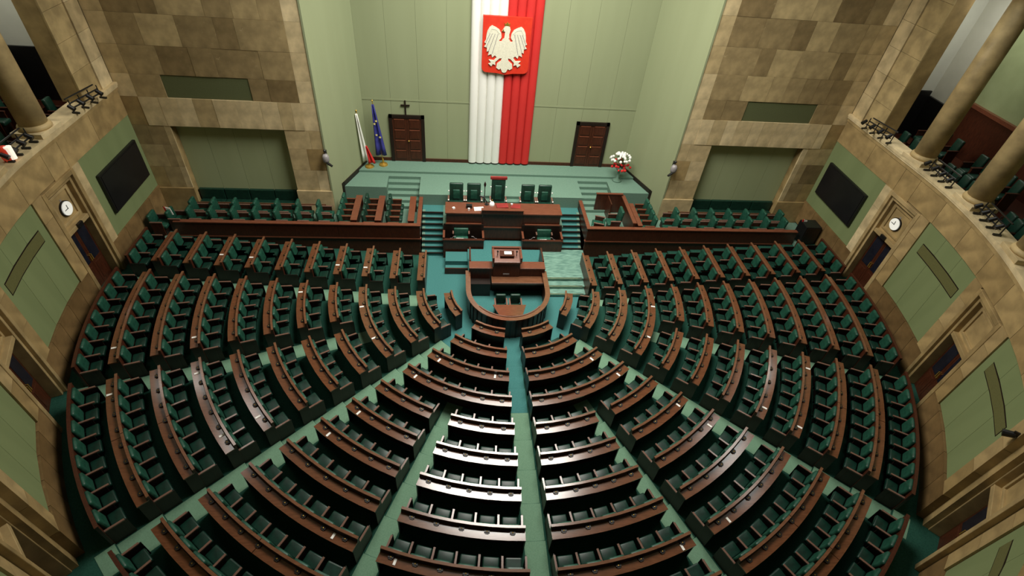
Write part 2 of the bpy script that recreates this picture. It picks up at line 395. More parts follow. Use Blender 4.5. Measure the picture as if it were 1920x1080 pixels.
# raised floor in front of the presidium, and the low podium with three steps on the right
obj('podium_floor', B(-.84, .76, .95, 3.3, 0, .55), MT['carpet_teal'], st)
obj('podium_floor', B(-1.5, 1.5, .95, 2.7, 0, .545), MT['carpet_teal'], st)
for k in range(3):
    y = .42+.33*k
    obj('podium_step', B(1.55, 3.42, y, 2.93, .13*k-.02 if k else 0, .13*(k+1)), MT['grating'], st)
    obj('nosing', B(1.55, 3.05, y-.01, y+.035, .13*(k+1)-.04, .13*(k+1)+.008), MT['chrome'], st)
for k in range(2):
    obj('podium_step', B(-2.4, -1.5, 1.78+.3*k, 2.7, 0 if not k else .1, .2*(k+1)), MT['carpet_teal'], st)
obj('step_front', B(-2.42, -1.5, 1.74, 1.785, 0, .3), MT['dark_wood'], st)

# ------------------------------------------------------------------ curved side walls
DEG = PI/180
def arcslab(parent, m, a0, a1, z0, z1, r0=RW-.02, name='stone_slab', gap=.006, depth=.2):
    g = gap/RW; am = (a0+a1)/2
    loc = (RW*math.sin(am), -RW*math.cos(am), (z0+z1)/2)
    mb = MB().arcbox(a0+g, a1-g, r0, r0+depth, -(z1-z0)/2+gap, (z1-z0)/2-gap, max(1, int(abs(a1-a0)*22)))
    mb.v = [(x-loc[0], y-loc[1], z) for x, y, z in mb.v]
    return obj(name, mb, m, parent, loc)
def bulge(deg):
    t_ = min(1, max(0, (50-deg)/7)); return .35*t_*t_*(3-2*t_)
def panelbay(parent, s, alo, ahi, rng):
    """one bay between two doors: base slabs, cloth panel with slot, stone margins, top band (degrees)"""
    f0, f1 = alo+3.35, ahi-3.35
    A = lambda a: s*a*DEG
    def AS(m, a, b, z0, z1, **k): return arcslab(parent, MT[m], min(A(a), A(b)), max(A(a), A(b)), z0, z1, **k)
    n = 5
    for k in range(n): AS('stone_base', f0+(f1-f0)*k/n, f0+(f1-f0)*(k+1)/n, ZT-.02, 2.15, r0=RW-.05)
    for a, b in ((f0, alo+5.3), (ahi-5.3, f1)):
        for z0, z1 in ((2.15, 3.3), (3.3, 4.3), (4.3, 5.02)): AS('stone_mid' if z0 > 3 else 'stone_tan', a, b, z0, z1, r0=RW-.045)
    p0, p1 = alo+5.3, ahi-5.3
    AS('black_wood', p0, p1, 2.15, 5.02, r0=RW+.06, name='panel_backing', depth=.08)
    for k in range(3):
        q = AS('green_panel', p0+(p1-p0)*k/3, p0+(p1-p0)*(k+1)/3, 2.17, 5.0, r0=RW, name='cloth_panel', gap=.004, depth=.08)
    AS('vent', p0+1.0, p1-1.3, 4.0, 4.34, r0=RW-.015, name='slot_vent', depth=.1)
    AS('black_wood', p0+.92, p1-1.22, 3.965, 4.375, r0=RW-.008, name='slot_frame', depth=.05)
def sidedoor(n, s, deg, clock):
    a = s*deg*DEG
    d = sempty('door_%d' % n, (RW*math.sin(a), -RW*math.cos(a), ZT), a)   # local +Y looks into the room
    jb = MB()
    for q in (-1, 1):
        jb.box(*sorted((q*.56, q*.66)), -.30, .0, 0, 3.82); jb.box(*sorted((q*.66, q*.805)), -.20, .09, 0, 3.96)
    jb.box(-.66, .66, -.2, .09, 3.82, 3.96); jb.box(-.56, .56, -.3, .0, 3.68, 3.82)
    obj('stone_surround', jb, MT['stone_mid'], d, mod=.012)
    obj('transom', B(-.56, .56, -.3, -.02, 2.33, 2.47), MT['stone_mid'], d, mod=.01)
    obj('over_panel', B(-.56, .56, -.3, -.16, 2.47, 3.68), MT['stone_tan'], d)
    mo = MB(); mo.box(-.46, -.38, -.17, -.11, 2.58, 3.58); mo.box(.38, .46, -.17, -.11, 2.58, 3.58); mo.box(-.38, .38, -.17, -.11, 3.5, 3.58); mo.box(-.38, .38, -.17, -.11, 2.58, 2.66)
    obj('moulding', mo, MT['stone_mid'], d, mod=.01)
    for q in (-1, 1):
        lf = obj('door_leaf', B(*sorted((q*.004, q*.555)), -.33, -.27, .01, 2.32), MT['dark_wood'], d)
        obj('glass_pane', B(*sorted((q*.08, q*.48)), -.335, -.262, .95, 2.2), MT['glass'], lf)
        obj('bottom_panel', B(*sorted((q*.10, q*.46)), -.335, -.255, .15, .82), MT['dark_wood'], lf, bevel=.02)
        obj('door_handle', MB().tube((q*.04, -.215, 1.0), (q*.04, -.215, 1.22), .014).tube((q*.04, -.27, 1.01), (q*.04, -.215, 1.01), .01).tube((q*.04, -.27, 1.21), (q*.04, -.215, 1.21), .01), MT['gold'], lf)
    if clock:
        t = thing('wall_clock', 'round white wall clock above the %s side door' % SIDE[s], 'clock', d.matrix_basis @ Vector((0, -.10, 3.02)), a, 'round clocks over the side doors')
        n_ = 28
        def disc(rad, y0, y1): return MB().prism([(rad*math.cos(2*PI*k/n_), rad*math.sin(2*PI*k/n_)) for k in range(n_)], y0, y1, 'y')
        obj('case', disc(.24, -.06, .0), MT['black'], t); obj('face', disc(.215, .0, .03), MT['clock'], t)
        obj('hour_hand', B(-.012, .012, .03, .036, -.02, .12), MT['black'], t); obj('minute_hand', B(-.02, .15, .036, .042, -.009, .009), MT['black'], t)
        obj('bracket', B(-.03, .03, -.1, -.05, .18, .3), MT['grey'], t)
        bx = obj('exit_box', B(-.12, .12, -.02, .05, 2.36, 2.5), MT['black'], d)
        bx.location = (.0, 0, 0)
    return d
dn = 3
for s in (-1, 1):
    rng = random.Random(40+s)
    core = MB()
    for lo, hi in ((22.5, 45), (45, 67.5), (67.5, 90)):
        b_ = .35 if lo < 40 else 0
        core.arcbox(s*(lo+2.45)*DEG, s*(hi-2.45)*DEG, RW+.13+b_, RW+.42+b_, .2, 5.98, 14); core.arcbox(s*lo*DEG, s*hi*DEG, RW+.13+b_, RW+.42+b_, ZT+3.9, 5.98, 16)
        core.arcbox(s*(hi-2.6)*DEG, s*(hi+2.6 if hi < 90 else 90)*DEG, RW+.36+(.3 if hi == 45 else 0), RW+.42+(.3 if hi == 45 else 0), .2, 5.98, 6)
    core.box(*sorted((s*(RW+.36), s*(RW+.42))), 0, .6, .2, 5.98); core.box(*sorted((s*(RW+.13), s*(RW+.42))), .585, 4.66, .2, 5.98); core.box(*sorted((s*(RW+.13), s*(RW+.42))), 0, .6, ZT+3.9, 5.98)
    # leave openings: core sits behind the door niches
    wl = struct('wall_'+SIDE[s], core, MT['stone_tan'])
    for lo, hi in ((67.5, 90), (45, 67.5), (22.5, 45)):
        RW = 14.05 if lo < 40 else 13.70
        panelbay(wl, s, lo, hi, rng)
    RW = 13.70
    # top band of big stone panels, and cornice
    for k in range(12):
        a0, a1 = 22.5+k*5.625, 22.5+(k+1)*5.625
        arcslab(wl, MT['stone_tan'], min(s*a0*DEG, s*a1*DEG), max(s*a0*DEG, s*a1*DEG), 5.02, 5.86, r0=RW-.02+bulge((a0+a1)/2))
    for yy0, yy1 in ((0, .8), (.8, 2.6), (2.6, 4.58)):
        obj('stone_slab', B(*sorted((s*(RW-.02), s*(RW+.15))), yy0+.006, yy1-.006, 4.98, 5.86), MT['stone_tan'], wl)
    cap = MB(); cap.sweep([(s*1, 4.58, s, 0)]+[(nx*(1+bulge(math.degrees(abs(math.atan2(nx, -ny))))), ny*(1+bulge(math.degrees(abs(math.atan2(nx, -ny))))), nx, ny) for _, _, nx, ny in arc(1, s*90*DEG, s*22.5*DEG, 40)], [(RW-.09-1, 5.98), (RW-.09-1, 6.05), (RW-.12-1, 6.05), (RW-.12-1, 6.15), (RW+.55-1, 6.15), (RW+.55-1, 5.98)])
    obj('cornice', cap, MT['stone_light'], wl)
    fr = MB(); fr.sweep([(s*1, 4.58, s, 0)]+[(nx*(1+bulge(math.degrees(abs(math.atan2(nx, -ny))))), ny*(1+bulge(math.degrees(abs(math.atan2(nx, -ny))))), nx, ny) for _, _, nx, ny in arc(1, s*90*DEG, s*22.5*DEG, 40)], [(RW-.05-1, 5.85), (RW-.05-1, 5.98), (RW+.2-1, 5.98), (RW+.2-1, 5.85)])
    obj('cornice_moulding', fr, MT['stone_tan'], wl)
    # straight length with the big screen
    SX = lambda d0, d1: sorted((s*(RW+d0), s*(RW+d1)))
    for k in range(4):
        y0, y1 = .81+k*.943, .81+(k+1)*.943
        obj('stone_slab', B(*SX(-.05, .15), y0+.006, y1-.006, ZT-.02, 2.08), MT['stone_base'], wl)
    for z0, z1 in ((2.08, 3.1), (3.1, 4.1), (4.1, 4.98)):
        obj('stone_slab', B(*SX(-.045, .15), .81, 1.19, z0+.004, z1-.004), MT['stone_light'], wl)
    obj('cloth_panel', B(*SX(.0, .14), 1.2, 4.58, 2.09, 4.97), MT['green_panel'], wl)
    obj('panel_trim', B(*SX(-.02, .14), 1.19, 1.215, 2.09, 4.97), MT['black_wood'], wl)
    tv = thing('display_screen', 'large black display screen on the %s green panel' % SIDE[s], 'screen', (s*(RW-.01), 2.92, 3.48), 0, 'display screens on the side walls')
    obj('housing', B(*sorted((0, s*-.10)), -1.30, 1.30, -.72, .72), MT['black'], tv, bevel=.015)
    obj('screen_glass', B(*sorted((s*-.10, s*-.115)), -1.22, 1.22, -.65, .65), MT['screen'], tv)
    for deg in (90, 67.5, 45):
        RW = 13.95 if deg == 45 else 13.70
        sidedoor(dn, s, deg, deg == 90); dn += 1
    RW = 13.70

# ------------------------------------------------------------------ galleries above the side walls
for s in (-1, 1):
    SX = lambda a, b: sorted((s*a, s*b))
    g = struct('floor_gallery_'+SIDE[s], MB().arcbox(s*52*DEG, s*90*DEG, RW+.4, 17.2, 5.1, 5.3, 24).box(*SX(RW+.4, 17.2), 0, 5.2, 5.1, 5.3), MT['dark_wood'])
    gw = MB(); gw.arcbox(s*52*DEG, s*82*DEG, 16.9, 17.2, 5.3, 11.4, 20)
    wg = struct('wall_gallery_'+SIDE[s], gw, MT['gallery_green'])
    def poly_wall(y0, y1, z0, z1, m, name, d=0):
        return obj(name, B(*SX(16.9-d, 17.2), y0, y1, z0, z1), m, wg)
    poly_wall(-2.4, 3.9, 5.3, 11.4, MT['gallery_green'], 'wall_piece')
    poly_wall(3.9, 5.2, 5.3, 11.4, MT['white_wall'], 'wall_piece', .02)
    obj('wall_piece', B(*SX(RW+.5, 17.2), 4.9, 5.2, 5.3, 11.4), MT['white_wall'], wg)
    obj('wainscot', B(*SX(16.78, 16.89), 3.9, 4.9, 5.3, 6.9), MT['black'], wg); obj('wainscot', B(*SX(RW+.5, 16.78), 4.82, 4.9, 5.3, 7.1), MT['black'], wg)
    obj('wainscot', B(*SX(16.80, 16.9), -2.4, 3.9, 5.3, 7.30), MT['dark_wood'], wg)
    obj('wainscot_rail', B(*SX(16.74, 16.9), -2.4, 3.9, 7.30, 7.43), MT['red_wood'], wg)
    struct('ceiling_gallery_'+SIDE[s], MB().arcbox(s*52*DEG, s*90*DEG, RW, 17.2, 11.4, 11.6, 24).box(*SX(RW, 17.2), 0, 5.2, 11.4, 11.6), MT['ceiling'])
    struct('wall_upper_'+SIDE[s], MB().arcbox(s*52*DEG, s*90*DEG, RW+.05, RW+.4, 11.3, 16.1, 24).box(*SX(RW+.05, RW+.4), 0, 5.2, 11.3, 16.1), MT['stone_tan'])
    # corner pier of stone
    pr = struct('trim_%d' % (1 if s < 0 else 2), B(*SX(RW+.06, RW+.7), 2.85, 4.9, 6.15, 11.4), MT['stone_tan'])
    for k in range(6):
        z0 = 6.15+k*.875
        obj('stone_slab', B(*SX(RW+.0, RW+.06), 3.9, 4.56, z0+.005, z0+.87), MT['stone_light'], pr)
        obj('stone_slab', B(*SX(RW+.03, RW+.08), 2.84, 3.86, z0+.005, z0+.87), MT['column'], pr)
    # columns on the parapet
    for k, deg in enumerate((93.2, 82.2, 71.2)):
        a = s*deg*DEG; rc = 14.02
        who = ['nearest the stone corner pier', 'second from the stone corner pier', 'third from the stone corner pier'][k]
        t = thing('gallery_column', 'round sandstone column on the %s gallery, %s' % (SIDE[s], who), 'column', (rc*math.sin(a), -rc*math.cos(a), 6.15), a, 'gallery columns')
        obj('plinth', B(-.45, .45, -.42, .42, 0, .14), MT['stone_light'], t, bevel=.01)
        obj('base_ring', MB().lathe([(.40, .14), (.42, .19), (.40, .25), (.355, .29)], 20), MT['column'], t, smooth=True)
        obj('shaft', MB().lathe([(.35, .29), (.345, 2.5), (.325, 5.1)], 24), MT['column'], t, smooth=True)
        obj('capital', MB().lathe([(.34, 5.1), (.42, 5.25)], 20), MT['stone_light'], t)

# ------------------------------------------------------------------ seat prototype
def rounded(x0, x1, y0, y1, z0, z1, b, tilt=0, piv=(0, 0)):
    mb = B(x0, x1, y0, y1, z0, z1)
    if tilt:
        c, s_ = math.cos(tilt), math.sin(tilt)
        mb.v = [(x, piv[0]+(y-piv[0])*c-(z-piv[1])*s_, piv[1]+(y-piv[0])*s_+(z-piv[1])*c) for x, y, z in mb.v]
    me = mb.mesh('t', MT['leather']); bm = bmesh.new(); bm.from_mesh(me)
    bmesh.ops.bevel(bm, geom=list(bm.edges), offset=b, segments=2, profile=.6, affect='EDGES')
    out = MB(); bm.verts.ensure_lookup_table(); out.add([v.co.copy() for v in bm.verts], [[v.index for v in f.verts] for f in bm.faces]); bm.free(); bpy.data.meshes.remove(me)
    return out
HW = .195
seat_mb = rounded(-HW, HW, .12, .43, .35, .46, .035, .10, (.07, .40))
back_mb = rounded(-HW-.005, HW+.005, .02, .125, .46, .92, .05, .12, (.06, .43))
arm_mb = MB().box(-.025, .025, .0, .40, .60, .635); arm_side = MB().box(-.018, .018, .0, .33, .0, .60)
base_mb = MB().box(-HW, HW, .05, .31, .0, .34)
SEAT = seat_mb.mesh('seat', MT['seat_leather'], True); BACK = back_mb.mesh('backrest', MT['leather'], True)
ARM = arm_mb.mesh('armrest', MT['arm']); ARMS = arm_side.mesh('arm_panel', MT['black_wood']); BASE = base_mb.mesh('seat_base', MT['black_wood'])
def make_seat(t, last, pitch, SC=1):
    put('seat_base', BASE, t); put('seat', SEAT, t); put('backrest', BACK, t)
    for x in ((-pitch/2, pitch/2) if last else (-pitch/2,)):
        a = put('arm_panel', ARMS, t, (x, 0, 0)); put('armrest', ARM, a)
stuff = MB()
def stuff_seat(loc, rz, last, pitch):
    m = Matrix.Translation(loc) @ Matrix.Rotation(rz, 4, 'Z')
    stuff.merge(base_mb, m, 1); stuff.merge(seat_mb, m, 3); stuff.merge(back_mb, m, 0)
    for x in ((-pitch/2, pitch/2) if last else (-pitch/2,)):
        m2 = m @ Matrix.Translation((x, 0, 0)); stuff.merge(arm_mb, m2, 2); stuff.merge(arm_side, m2, 1)

# ------------------------------------------------------------------ desks and seats in the hemicycle
CTRL = MB().box(-.065, .065, -.035, .035, 0, .035).box(-.045, .045, -.06, -.035, 0, .02).mesh('control_panel', MT['box'])
BTN = MB().ball((0, -.012, .036), .018, 6, 4, (1, 1, .6)).mesh('microphone', MT['gold'])
SLAB_ = [(-.25, .715), (0, .715), (0, .75), (-.25, .75)]
RAIL_ = [(-.305, .85), (-.240, .85), (-.240, .885), (-.305, .885)]
seats = []   # (loc, rz, last, pitch, label)
def block_name(i, blk, s):
    S_ = SIDE[s]
    return {'C': '%s block by the centre aisle' % S_, 'W': 'second block %s of the centre aisle' % S_, 'V': 'third block %s of the centre aisle' % S_,
            'U': 'fourth block %s of the centre aisle' % S_, 'T': '%s block along the wooden barrier' % S_,
            'F': 'front %s centre block' % S_, 'G': 'front %s side block' % S_}[blk]
def span(i, blk, rad):
    """angular extent of block at radius rad (right side)"""
    return {'C': (math.asin(min(1, .316/rad)), .3927-.29/rad), 'W': (.3927+.29/rad, .80-.36/rad), 'V': (.80+.36/rad, 1.204-.30/rad),
            'U': (1.204+.29/rad, PI/2-.2/rad), 'F': (math.asin(min(1, .316/rad)), .80-.40/rad), 'G': (.80+.38/rad, PI/2-.2/rad)}[blk]
TY = {-1: (.40, 2.05), 1: (.16, 2.0)}
def path_of(i, blk, s, off):
    rad = r(i)+off
    if blk == 'T':
        y0, y1 = TY[s]
        return [(s*r(i), y0, s, 0), (s*r(i), y1, s, 0)]
    a0, a1 = span(i, blk, r(i))
    return arc(r(i), s*a0, s*a1, max(3, int((a1-a0)*r(i)*2.5)))
desk_rows = 0
deskat = {}
for s in (-1, 1):
    for i in range(1, 13):
        blks = (['F', 'G'] if i <= 4 else ['C', 'W', 'V', 'U'])+(['T'] if i >= 2 else [])
        for blk in blks:
            if blk == 'C' and i > 10: continue
            path = path_of(i, blk, s, 0)
            mid = path[len(path)//2]
            if blk == 'T': mid = (s*r(i), sum(TY[s])/2, s, 0)
            z0 = zf(i); zin = zf(i-1) if i > 1 else 0
            L = Vector((mid[0], mid[1], z0))
            loc = lambda mb: (setattr(mb, 'v', [(x-L.x, y-L.y, z) for x, y, z in mb.v]), mb)[1]
            bn = block_name(i, blk, s)
            last_row = i == 12
            if last_row: t = thing('row_backboard', 'low dark wooden backboard behind the last row, %s' % bn, 'backboard', L, 0, 'backboards of the last row')
            else:
                t = thing('bench_desk', 'brown desk of the %s row, %s' % (ORD[i], bn), 'desk', L, 0, 'curved rows of desks')
            dz = zin-z0
            e0, e1 = path[0], path[-1]
            if not last_row:
                runs = [path]
                if i >= 10 and blk in 'VW':      # the longest rows are made of two lengths with a joint between
                    b0, b1 = span(i, blk, r(i)); bm_ = (b0+b1)/2; gp = .008/r(i); nn = len(path)//2+1
                    runs = [arc(r(i), s*b0, s*(bm_-gp), nn), arc(r(i), s*(bm_+gp), s*b1, nn)]
                for run in runs:
                    obj('desk_top', loc(MB().sweep(run, SLAB_)), MT['wood'], t)
                    obj('desk_rail', loc(MB().sweep(run, RAIL_)), MT['rail'], t)
                obj('front_panel', loc(MB().sweep(path, [(-.295, dz), (-.25, dz), (-.25, .85), (-.295, .85)])), MT['dark_wood'], t)
                obj('shaded_ledge_back', loc(MB().sweep(path, [(-.25, .75), (-.22, .75), (-.22, .765), (-.245, .85), (-.25, .85)])), MT['black_wood'], t)  # near-black colour stands in for the shade in the slot under the rail
            else:
                obj('back_panel', loc(MB().sweep(path, [(-.295, dz), (-.235, dz), (-.235, .84), (-.295, .84)])), MT['dark_wood'], t)
                obj('cap_rail', loc(MB().sweep(path, [(-.305, .84), (-.225, .84), (-.225, .865), (-.305, .865)])), MT['dark_wood'], t)
            # end panels
            for e, inn in ((e0, path[1]), (e1, path[-2])):
                d = Vector((inn[0]-e[0], inn[1]-e[1])).normalized()
                nx, ny = e[2], e[3]
                o1 = -.02 if not last_row else -.235
                q = [(e[0]+nx*-.29, e[1]+ny*-.29), (e[0]+nx*o1, e[1]+ny*o1)]
                q += [(q[1][0]+d.x*.035, q[1][1]+d.y*.035), (q[0][0]+d.x*.035, q[0][1]+d.y*.035)]
                q = [(a-d.x*.002, b-d.y*.002) for a, b in q]
                obj('end_panel', loc(MB().prism(q, 0 if dz == 0 else .0, .715 if not last_row else .84)), MT['black_wood'], t)
            if i >= 2 and not (blk == 'T' and i == 2):
                for e, inn in ((e0, path[1]), (e1, path[-2])):
                    d = Vector((inn[0]-e[0], inn[1]-e[1])).normalized(); nx, ny = e[2], e[3]
                    sh_ = .0 if blk == 'T' else .025
                    q = [(e[0]+nx*o_+d.x*sh_, e[1]+ny*o_+d.y*sh_) for o_ in (-.295, -.74)]
                    q += [(q[1][0]+d.x*.02, q[1][1]+d.y*.02), (q[0][0]+d.x*.02, q[0][1]+d.y*.02)]
                    obj('seat_end_panel', loc(MB().prism(q, dz, dz+.60)), MT['black_wood'], t)
            # places on this desk
            if blk == 'T': ln = TY[s][1]-TY[s][0]
            else:
                a0, a1 = span(i, blk, r(i)); ln = (a1-a0)*r(i)
            n = max(1, round(ln/.58))
            deskat[(i, blk, s)] = t
            if not last_row:
                for k in range(n):
                    u = (k+.5)/n
                    if blk == 'T': px, py, rz = s*(r(i)-.185), TY[s][0]+ln*u, s*PI/2
                    else:
                        a = s*(a0+(a1-a0)*u); px, py, rz = (r(i)-.185)*math.sin(a), -(r(i)-.185)*math.cos(a), a
                    c = put('control_panel', CTRL, t, (px-L.x, py-L.y, .75), rz)
                    put('microphone', BTN, c)
            # seats in front of this desk (row i-1), backs against its panel
            if i >= 2 and not (blk == 'T' and i == 2):
                rs = r(i)-.305
                if blk == 'T': l2 = ln-.08
                else:
                    b0, b1 = span(i, blk, rs); b0 += .04/rs; b1 -= .04/rs; l2 = (b1-b0)*rs
                n = max(1, round(l2/{'C': .55, 'W': .56, 'F': .54, 'G': .55, 'T': .55}.get(blk, .60))); p = l2/n
                for k in range(n):
                    u = (k+.5)/n
                    if blk == 'T':
                        y = TY[s][1]-.04-l2*u; lc = (s*rs, y, zf(i-1)); rz = s*PI/2; frm = 'barrier'
                        lastk = k == (n-1 if s > 0 else 0)
                    else:
                        a = s*(b0+(b1-b0)*u); lc = (rs*math.sin(a), -rs*math.cos(a), zf(i-1)); rz = a; frm = 'centre'
                        lastk = k == (n-1 if s > 0 else 0)
                    # arm at local -x; on the right side -x points towards the centre
                    lab = 'green seat %s from the %s, %s row, %s' % (ORD[k+1], frm, ORD[i-1], bn)
                    seats.append((lc, rz, lastk, p, lab))
inv = []
for q in seats:
    u, v, z = project((q[0][0], q[0][1], q[0][2]+.5))
    if z > 0 and -60 < u < 1980 and -40 < v < 1130: inv.append((z, q, (0 < u < 1920 and 0 < v < 1080)))
inv.sort(key=lambda t: (not t[2], t[0]))
for k, (z, q, inside) in enumerate(inv):
    if k < 300:
        t = thing('hall_chair', q[4], 'seat', q[0], q[1], 'green leather seats of the hemicycle')
        make_seat(t, q[2], q[3])
    else: stuff_seat(q[0], q[1], q[2], q[3])
o = put('hall_chair_rows', stuff.mesh('hall_chair_rows', [MT['leather'], MT['black_wood'], MT['arm'], MT['seat_leather']], False))
o['kind'] = 'stuff'; tag(o, 'farther rows of green leather seats beside the wooden barrier and side walls', 'seats')
print('SEATS', len(seats), 'in view', len(inv))

# white cards lying on desks
CARDS = [(5, 'T', .903, -1, -.06), (4, 'T', .889, -1, -.06), (6, 'U', -1.478, -1, -.06), (4, 'G', -1.342, -1, -.06), (4, 'G', -1.048, -1, -.06), (3, 'F', -.613, -1, -.06), (4, 'F', -.644, -1, -.08), (3, 'F', -.175, -1, -.11), (3, 'F', .606, 1, -.06), (4, 'F', .638, 1, -.06), (6, 'W', -.691, -1, -.06), (7, 'W', -.698, -1, -.07), (6, 'W', .695, 1, -.09), (9, 'W', -.477, -1, -.1), (9, 'C', -.325, -1, -.08), (9, 'U', -1.274, -1, -.08), (11, 'U', -1.276, -1, -.06), (9, 'V', -1.129, -1, -.1), (11, 'V', -1.132, -1, -.06), (8, 'V', -.894, -1, -.06), (9, 'V', -.891, -1, -.13), (9, 'V', 1.119, 1, -.06), (8, 'V', .886, 1, -.07), (9, 'V', .873, 1, -.06), (7, 'W', .696, 1, -.06), (9, 'W', .476, 1, -.06), (9, 'C', .331, 1, -.06), (4, 'G', 1.346, 1, -.06), (4, 'G', 1.045, 1, -.06), (8, 'T', .958, -1, -.06), (9, 'T', .981, -1, -.06)]
CARD = MB().box(-.03, .03, -.07, .07, 0, .012).mesh('paper_card', MT['paper'])
cnt = {}
for i, blk, u, s, off in CARDS: cnt[(i, blk, s)] = cnt.get((i, blk, s), 0)+1
for i, blk, u, s, off in CARDS:
    if blk == 'T': lc = (s*(r(i)+off-.03), u, zf(i)+.75); rz = s*PI/2
    else: lc = ((r(i)+off-.03)*math.sin(u), -(r(i)+off-.03)*math.cos(u), zf(i)+.75); rz = u
    mates = sorted(abs(c[2]) for c in CARDS if (c[0], c[1], c[3]) == (i, blk, s))
    extra = '' if len(mates) < 2 else (', aisle end' if abs(u) == mates[0] else ', far end')
    tag(put('paper_card', CARD, None, lc, rz), 'white card on %s row desk, %s%s' % (ORD[i], block_name(i, blk, s), extra), 'card', 'white cards on the desks')

# ------------------------------------------------------------------ wooden barriers
for s in (-1, 1):
    t = thing('wooden_barrier', 'long dark wooden barrier in front of the %s wing seats' % SIDE[s], 'barrier', (s*8, YB, 0), 0, 'wooden barriers')
    ln = [3.42, 6.6, 9.7, 12.65]
    for a, b in zip(ln, ln[1:]):
        X = sorted((s*a-s*8, s*b-s*8))
        obj('panel', B(X[0]+.004, X[1]-.004, 0, .07, .0, .92), MT['dark_wood'], t)
        obj('upper_panel', B(X[0]+.004, X[1]-.004, -.03, .07, .95, 1.56), MT['dark_wood'], t)
    X = sorted((s*3.38-s*8, s*12.65-s*8))
    obj('moulding', B(*X, -.05, .07, .91, .96), MT['red_wood'], t)
    obj('cap_rail', B(*X, -.06, .12, 1.56, 1.61), MT['red_wood'], t, bevel=.01)
    XX = sorted((s*3.42-s*8, s*3.50-s*8))
    obj('side_panel', B(*XX, .07, 2.05, .0, 1.56), MT['dark_wood'], t)
    XX = sorted((s*3.38-s*8, s*3.54-s*8))
    obj('side_cap', B(*XX, .05, 2.05, 1.56, 1.62), MT['red_wood'], t, bevel=.01)

# government benches on the left: three rows running away from the hall
def long_desk(name, label, x0, x1, y0, y1, z, h, group=None, front=None):
    t = thing(name, label, 'desk', ((x0+x1)/2, (y0+y1)/2, z), 0, group)
    hx, hy = (x1-x0)/2, (y1-y0)/2
    obj('desk_top', B(-hx, hx, -hy, hy, h-.04, h), MT['red_wood'], t, bevel=.008)
    obj('front_panel', B(-.03, .03, -hy+.02, hy-.02, 0, h-.04), MT['dark_wood'], t)
    for q in (-1, 1): obj('end_panel', B(-hx+.02, hx-.02, *sorted((q*(hy-.05), q*(hy-.01))), 0, h-.04), MT['dark_wood'], t)
    return t
def armchair(label, loc, rz, group, sc=1, name='armchair', leather='leather', tall=.95, w=.25, arms='arm', depth=.5):
    t = thing(name, label, 'chair', loc, rz, group)
    obj('seat', rounded(-w, w, .05, depth, .34, .47, .04), MT[leather], t, smooth=True)
    obj('backrest', rounded(-w, w, -.05, .07, .44, tall, .045, .10, (0, .44)), MT[leather], t, smooth=True)
    for q in (-1, 1):
        a = obj('arm_panel', B(*sorted((q*(w+.005), q*(w+.04))), .0, depth-.1, .0, .62), MT['dark_wood'], t)
        obj('armrest', B(*sorted((q*(w-.005), q*(w+.055))), -.02, depth-.08, .62, .665), MT[arms], a, bevel=.01)
    obj('seat_base', B(-w, w, .06, depth-.08, 0, .34), MT['black_wood'], t)
    return t
gx = [-3.78, -4.72, -5.66, -6.55]
for k, x in enumerate(gx[:3]):
    long_desk('government_desk', 'narrow red-brown bench desk on the left wing, %s from the stairs' % ORD[k+1], x-.13-.35*(k > 0), x+.13-.35*(k > 0), 3.05, 4.85, .9, .76, 'government bench desks')
    for j in range(4):
        armchair('dark seat on the left government benches, %s row from stairs, %s from barrier' % (ORD[k+1], ORD[j+1]), (x-.92+.02, 3.25+j*.43, .9), -PI/2, 'government bench seats', name='government_chair', tall=.98, w=.175, leather='leather_dark' if k < 2 else 'leather', arms='red_wood')
# booth on the right
t = thing('interpreter_booth', 'dark wooden booth partition on the right wing beside the stairs', 'booth', (4.75, 4.1, .9))
obj('partition', B(.62, .70, -1.1, 1.0, 0, .85), MT['dark_wood'], t); obj('partition_cap', B(.58, .74, -1.12, 1.02, .85, .9), MT['red_wood'], t)
obj('back_screen', B(-.55, .62, .95, 1.02, 0, .95), MT['dark_wood'], t); obj('inner_screen', B(-.05, .0, .25, .95, 0, .9), MT['dark_wood'], t); obj('screen_cap', B(-.57, .64, .93, 1.04, .95, .99), MT['red_wood'], t)
armchair('green chair with tall back inside the wooden booth on the right wing', (4.95, 3.7, .9), PI/2, None, tall=1.1)
armchair('low green stool chair near the barrier inside the right booth', (4.25, 3.45, .9), PI/2-.3, None, tall=.6)
tag(obj('paper_pile', B(-.2, .2, -.15, .15, 0, .05), MT['paper'], None, (5.18, 3.12, .9)), 'pale folded paper on the floor of the right booth', 'paper')
for j in range(4):
    armchair('green seat right of the wooden booth, %s from the barrier' % ORD[j+1], (6.35, 3.3+j*.43, .9), PI/2, 'seats beside the right booth', name='wing_chair', tall=1.0, w=.175, arms='red_wood')
long_desk('wing_desk', 'narrow brown bench desk in front of seats right of the booth', 5.62, 5.82, 3.05, 4.75, .9, .72)
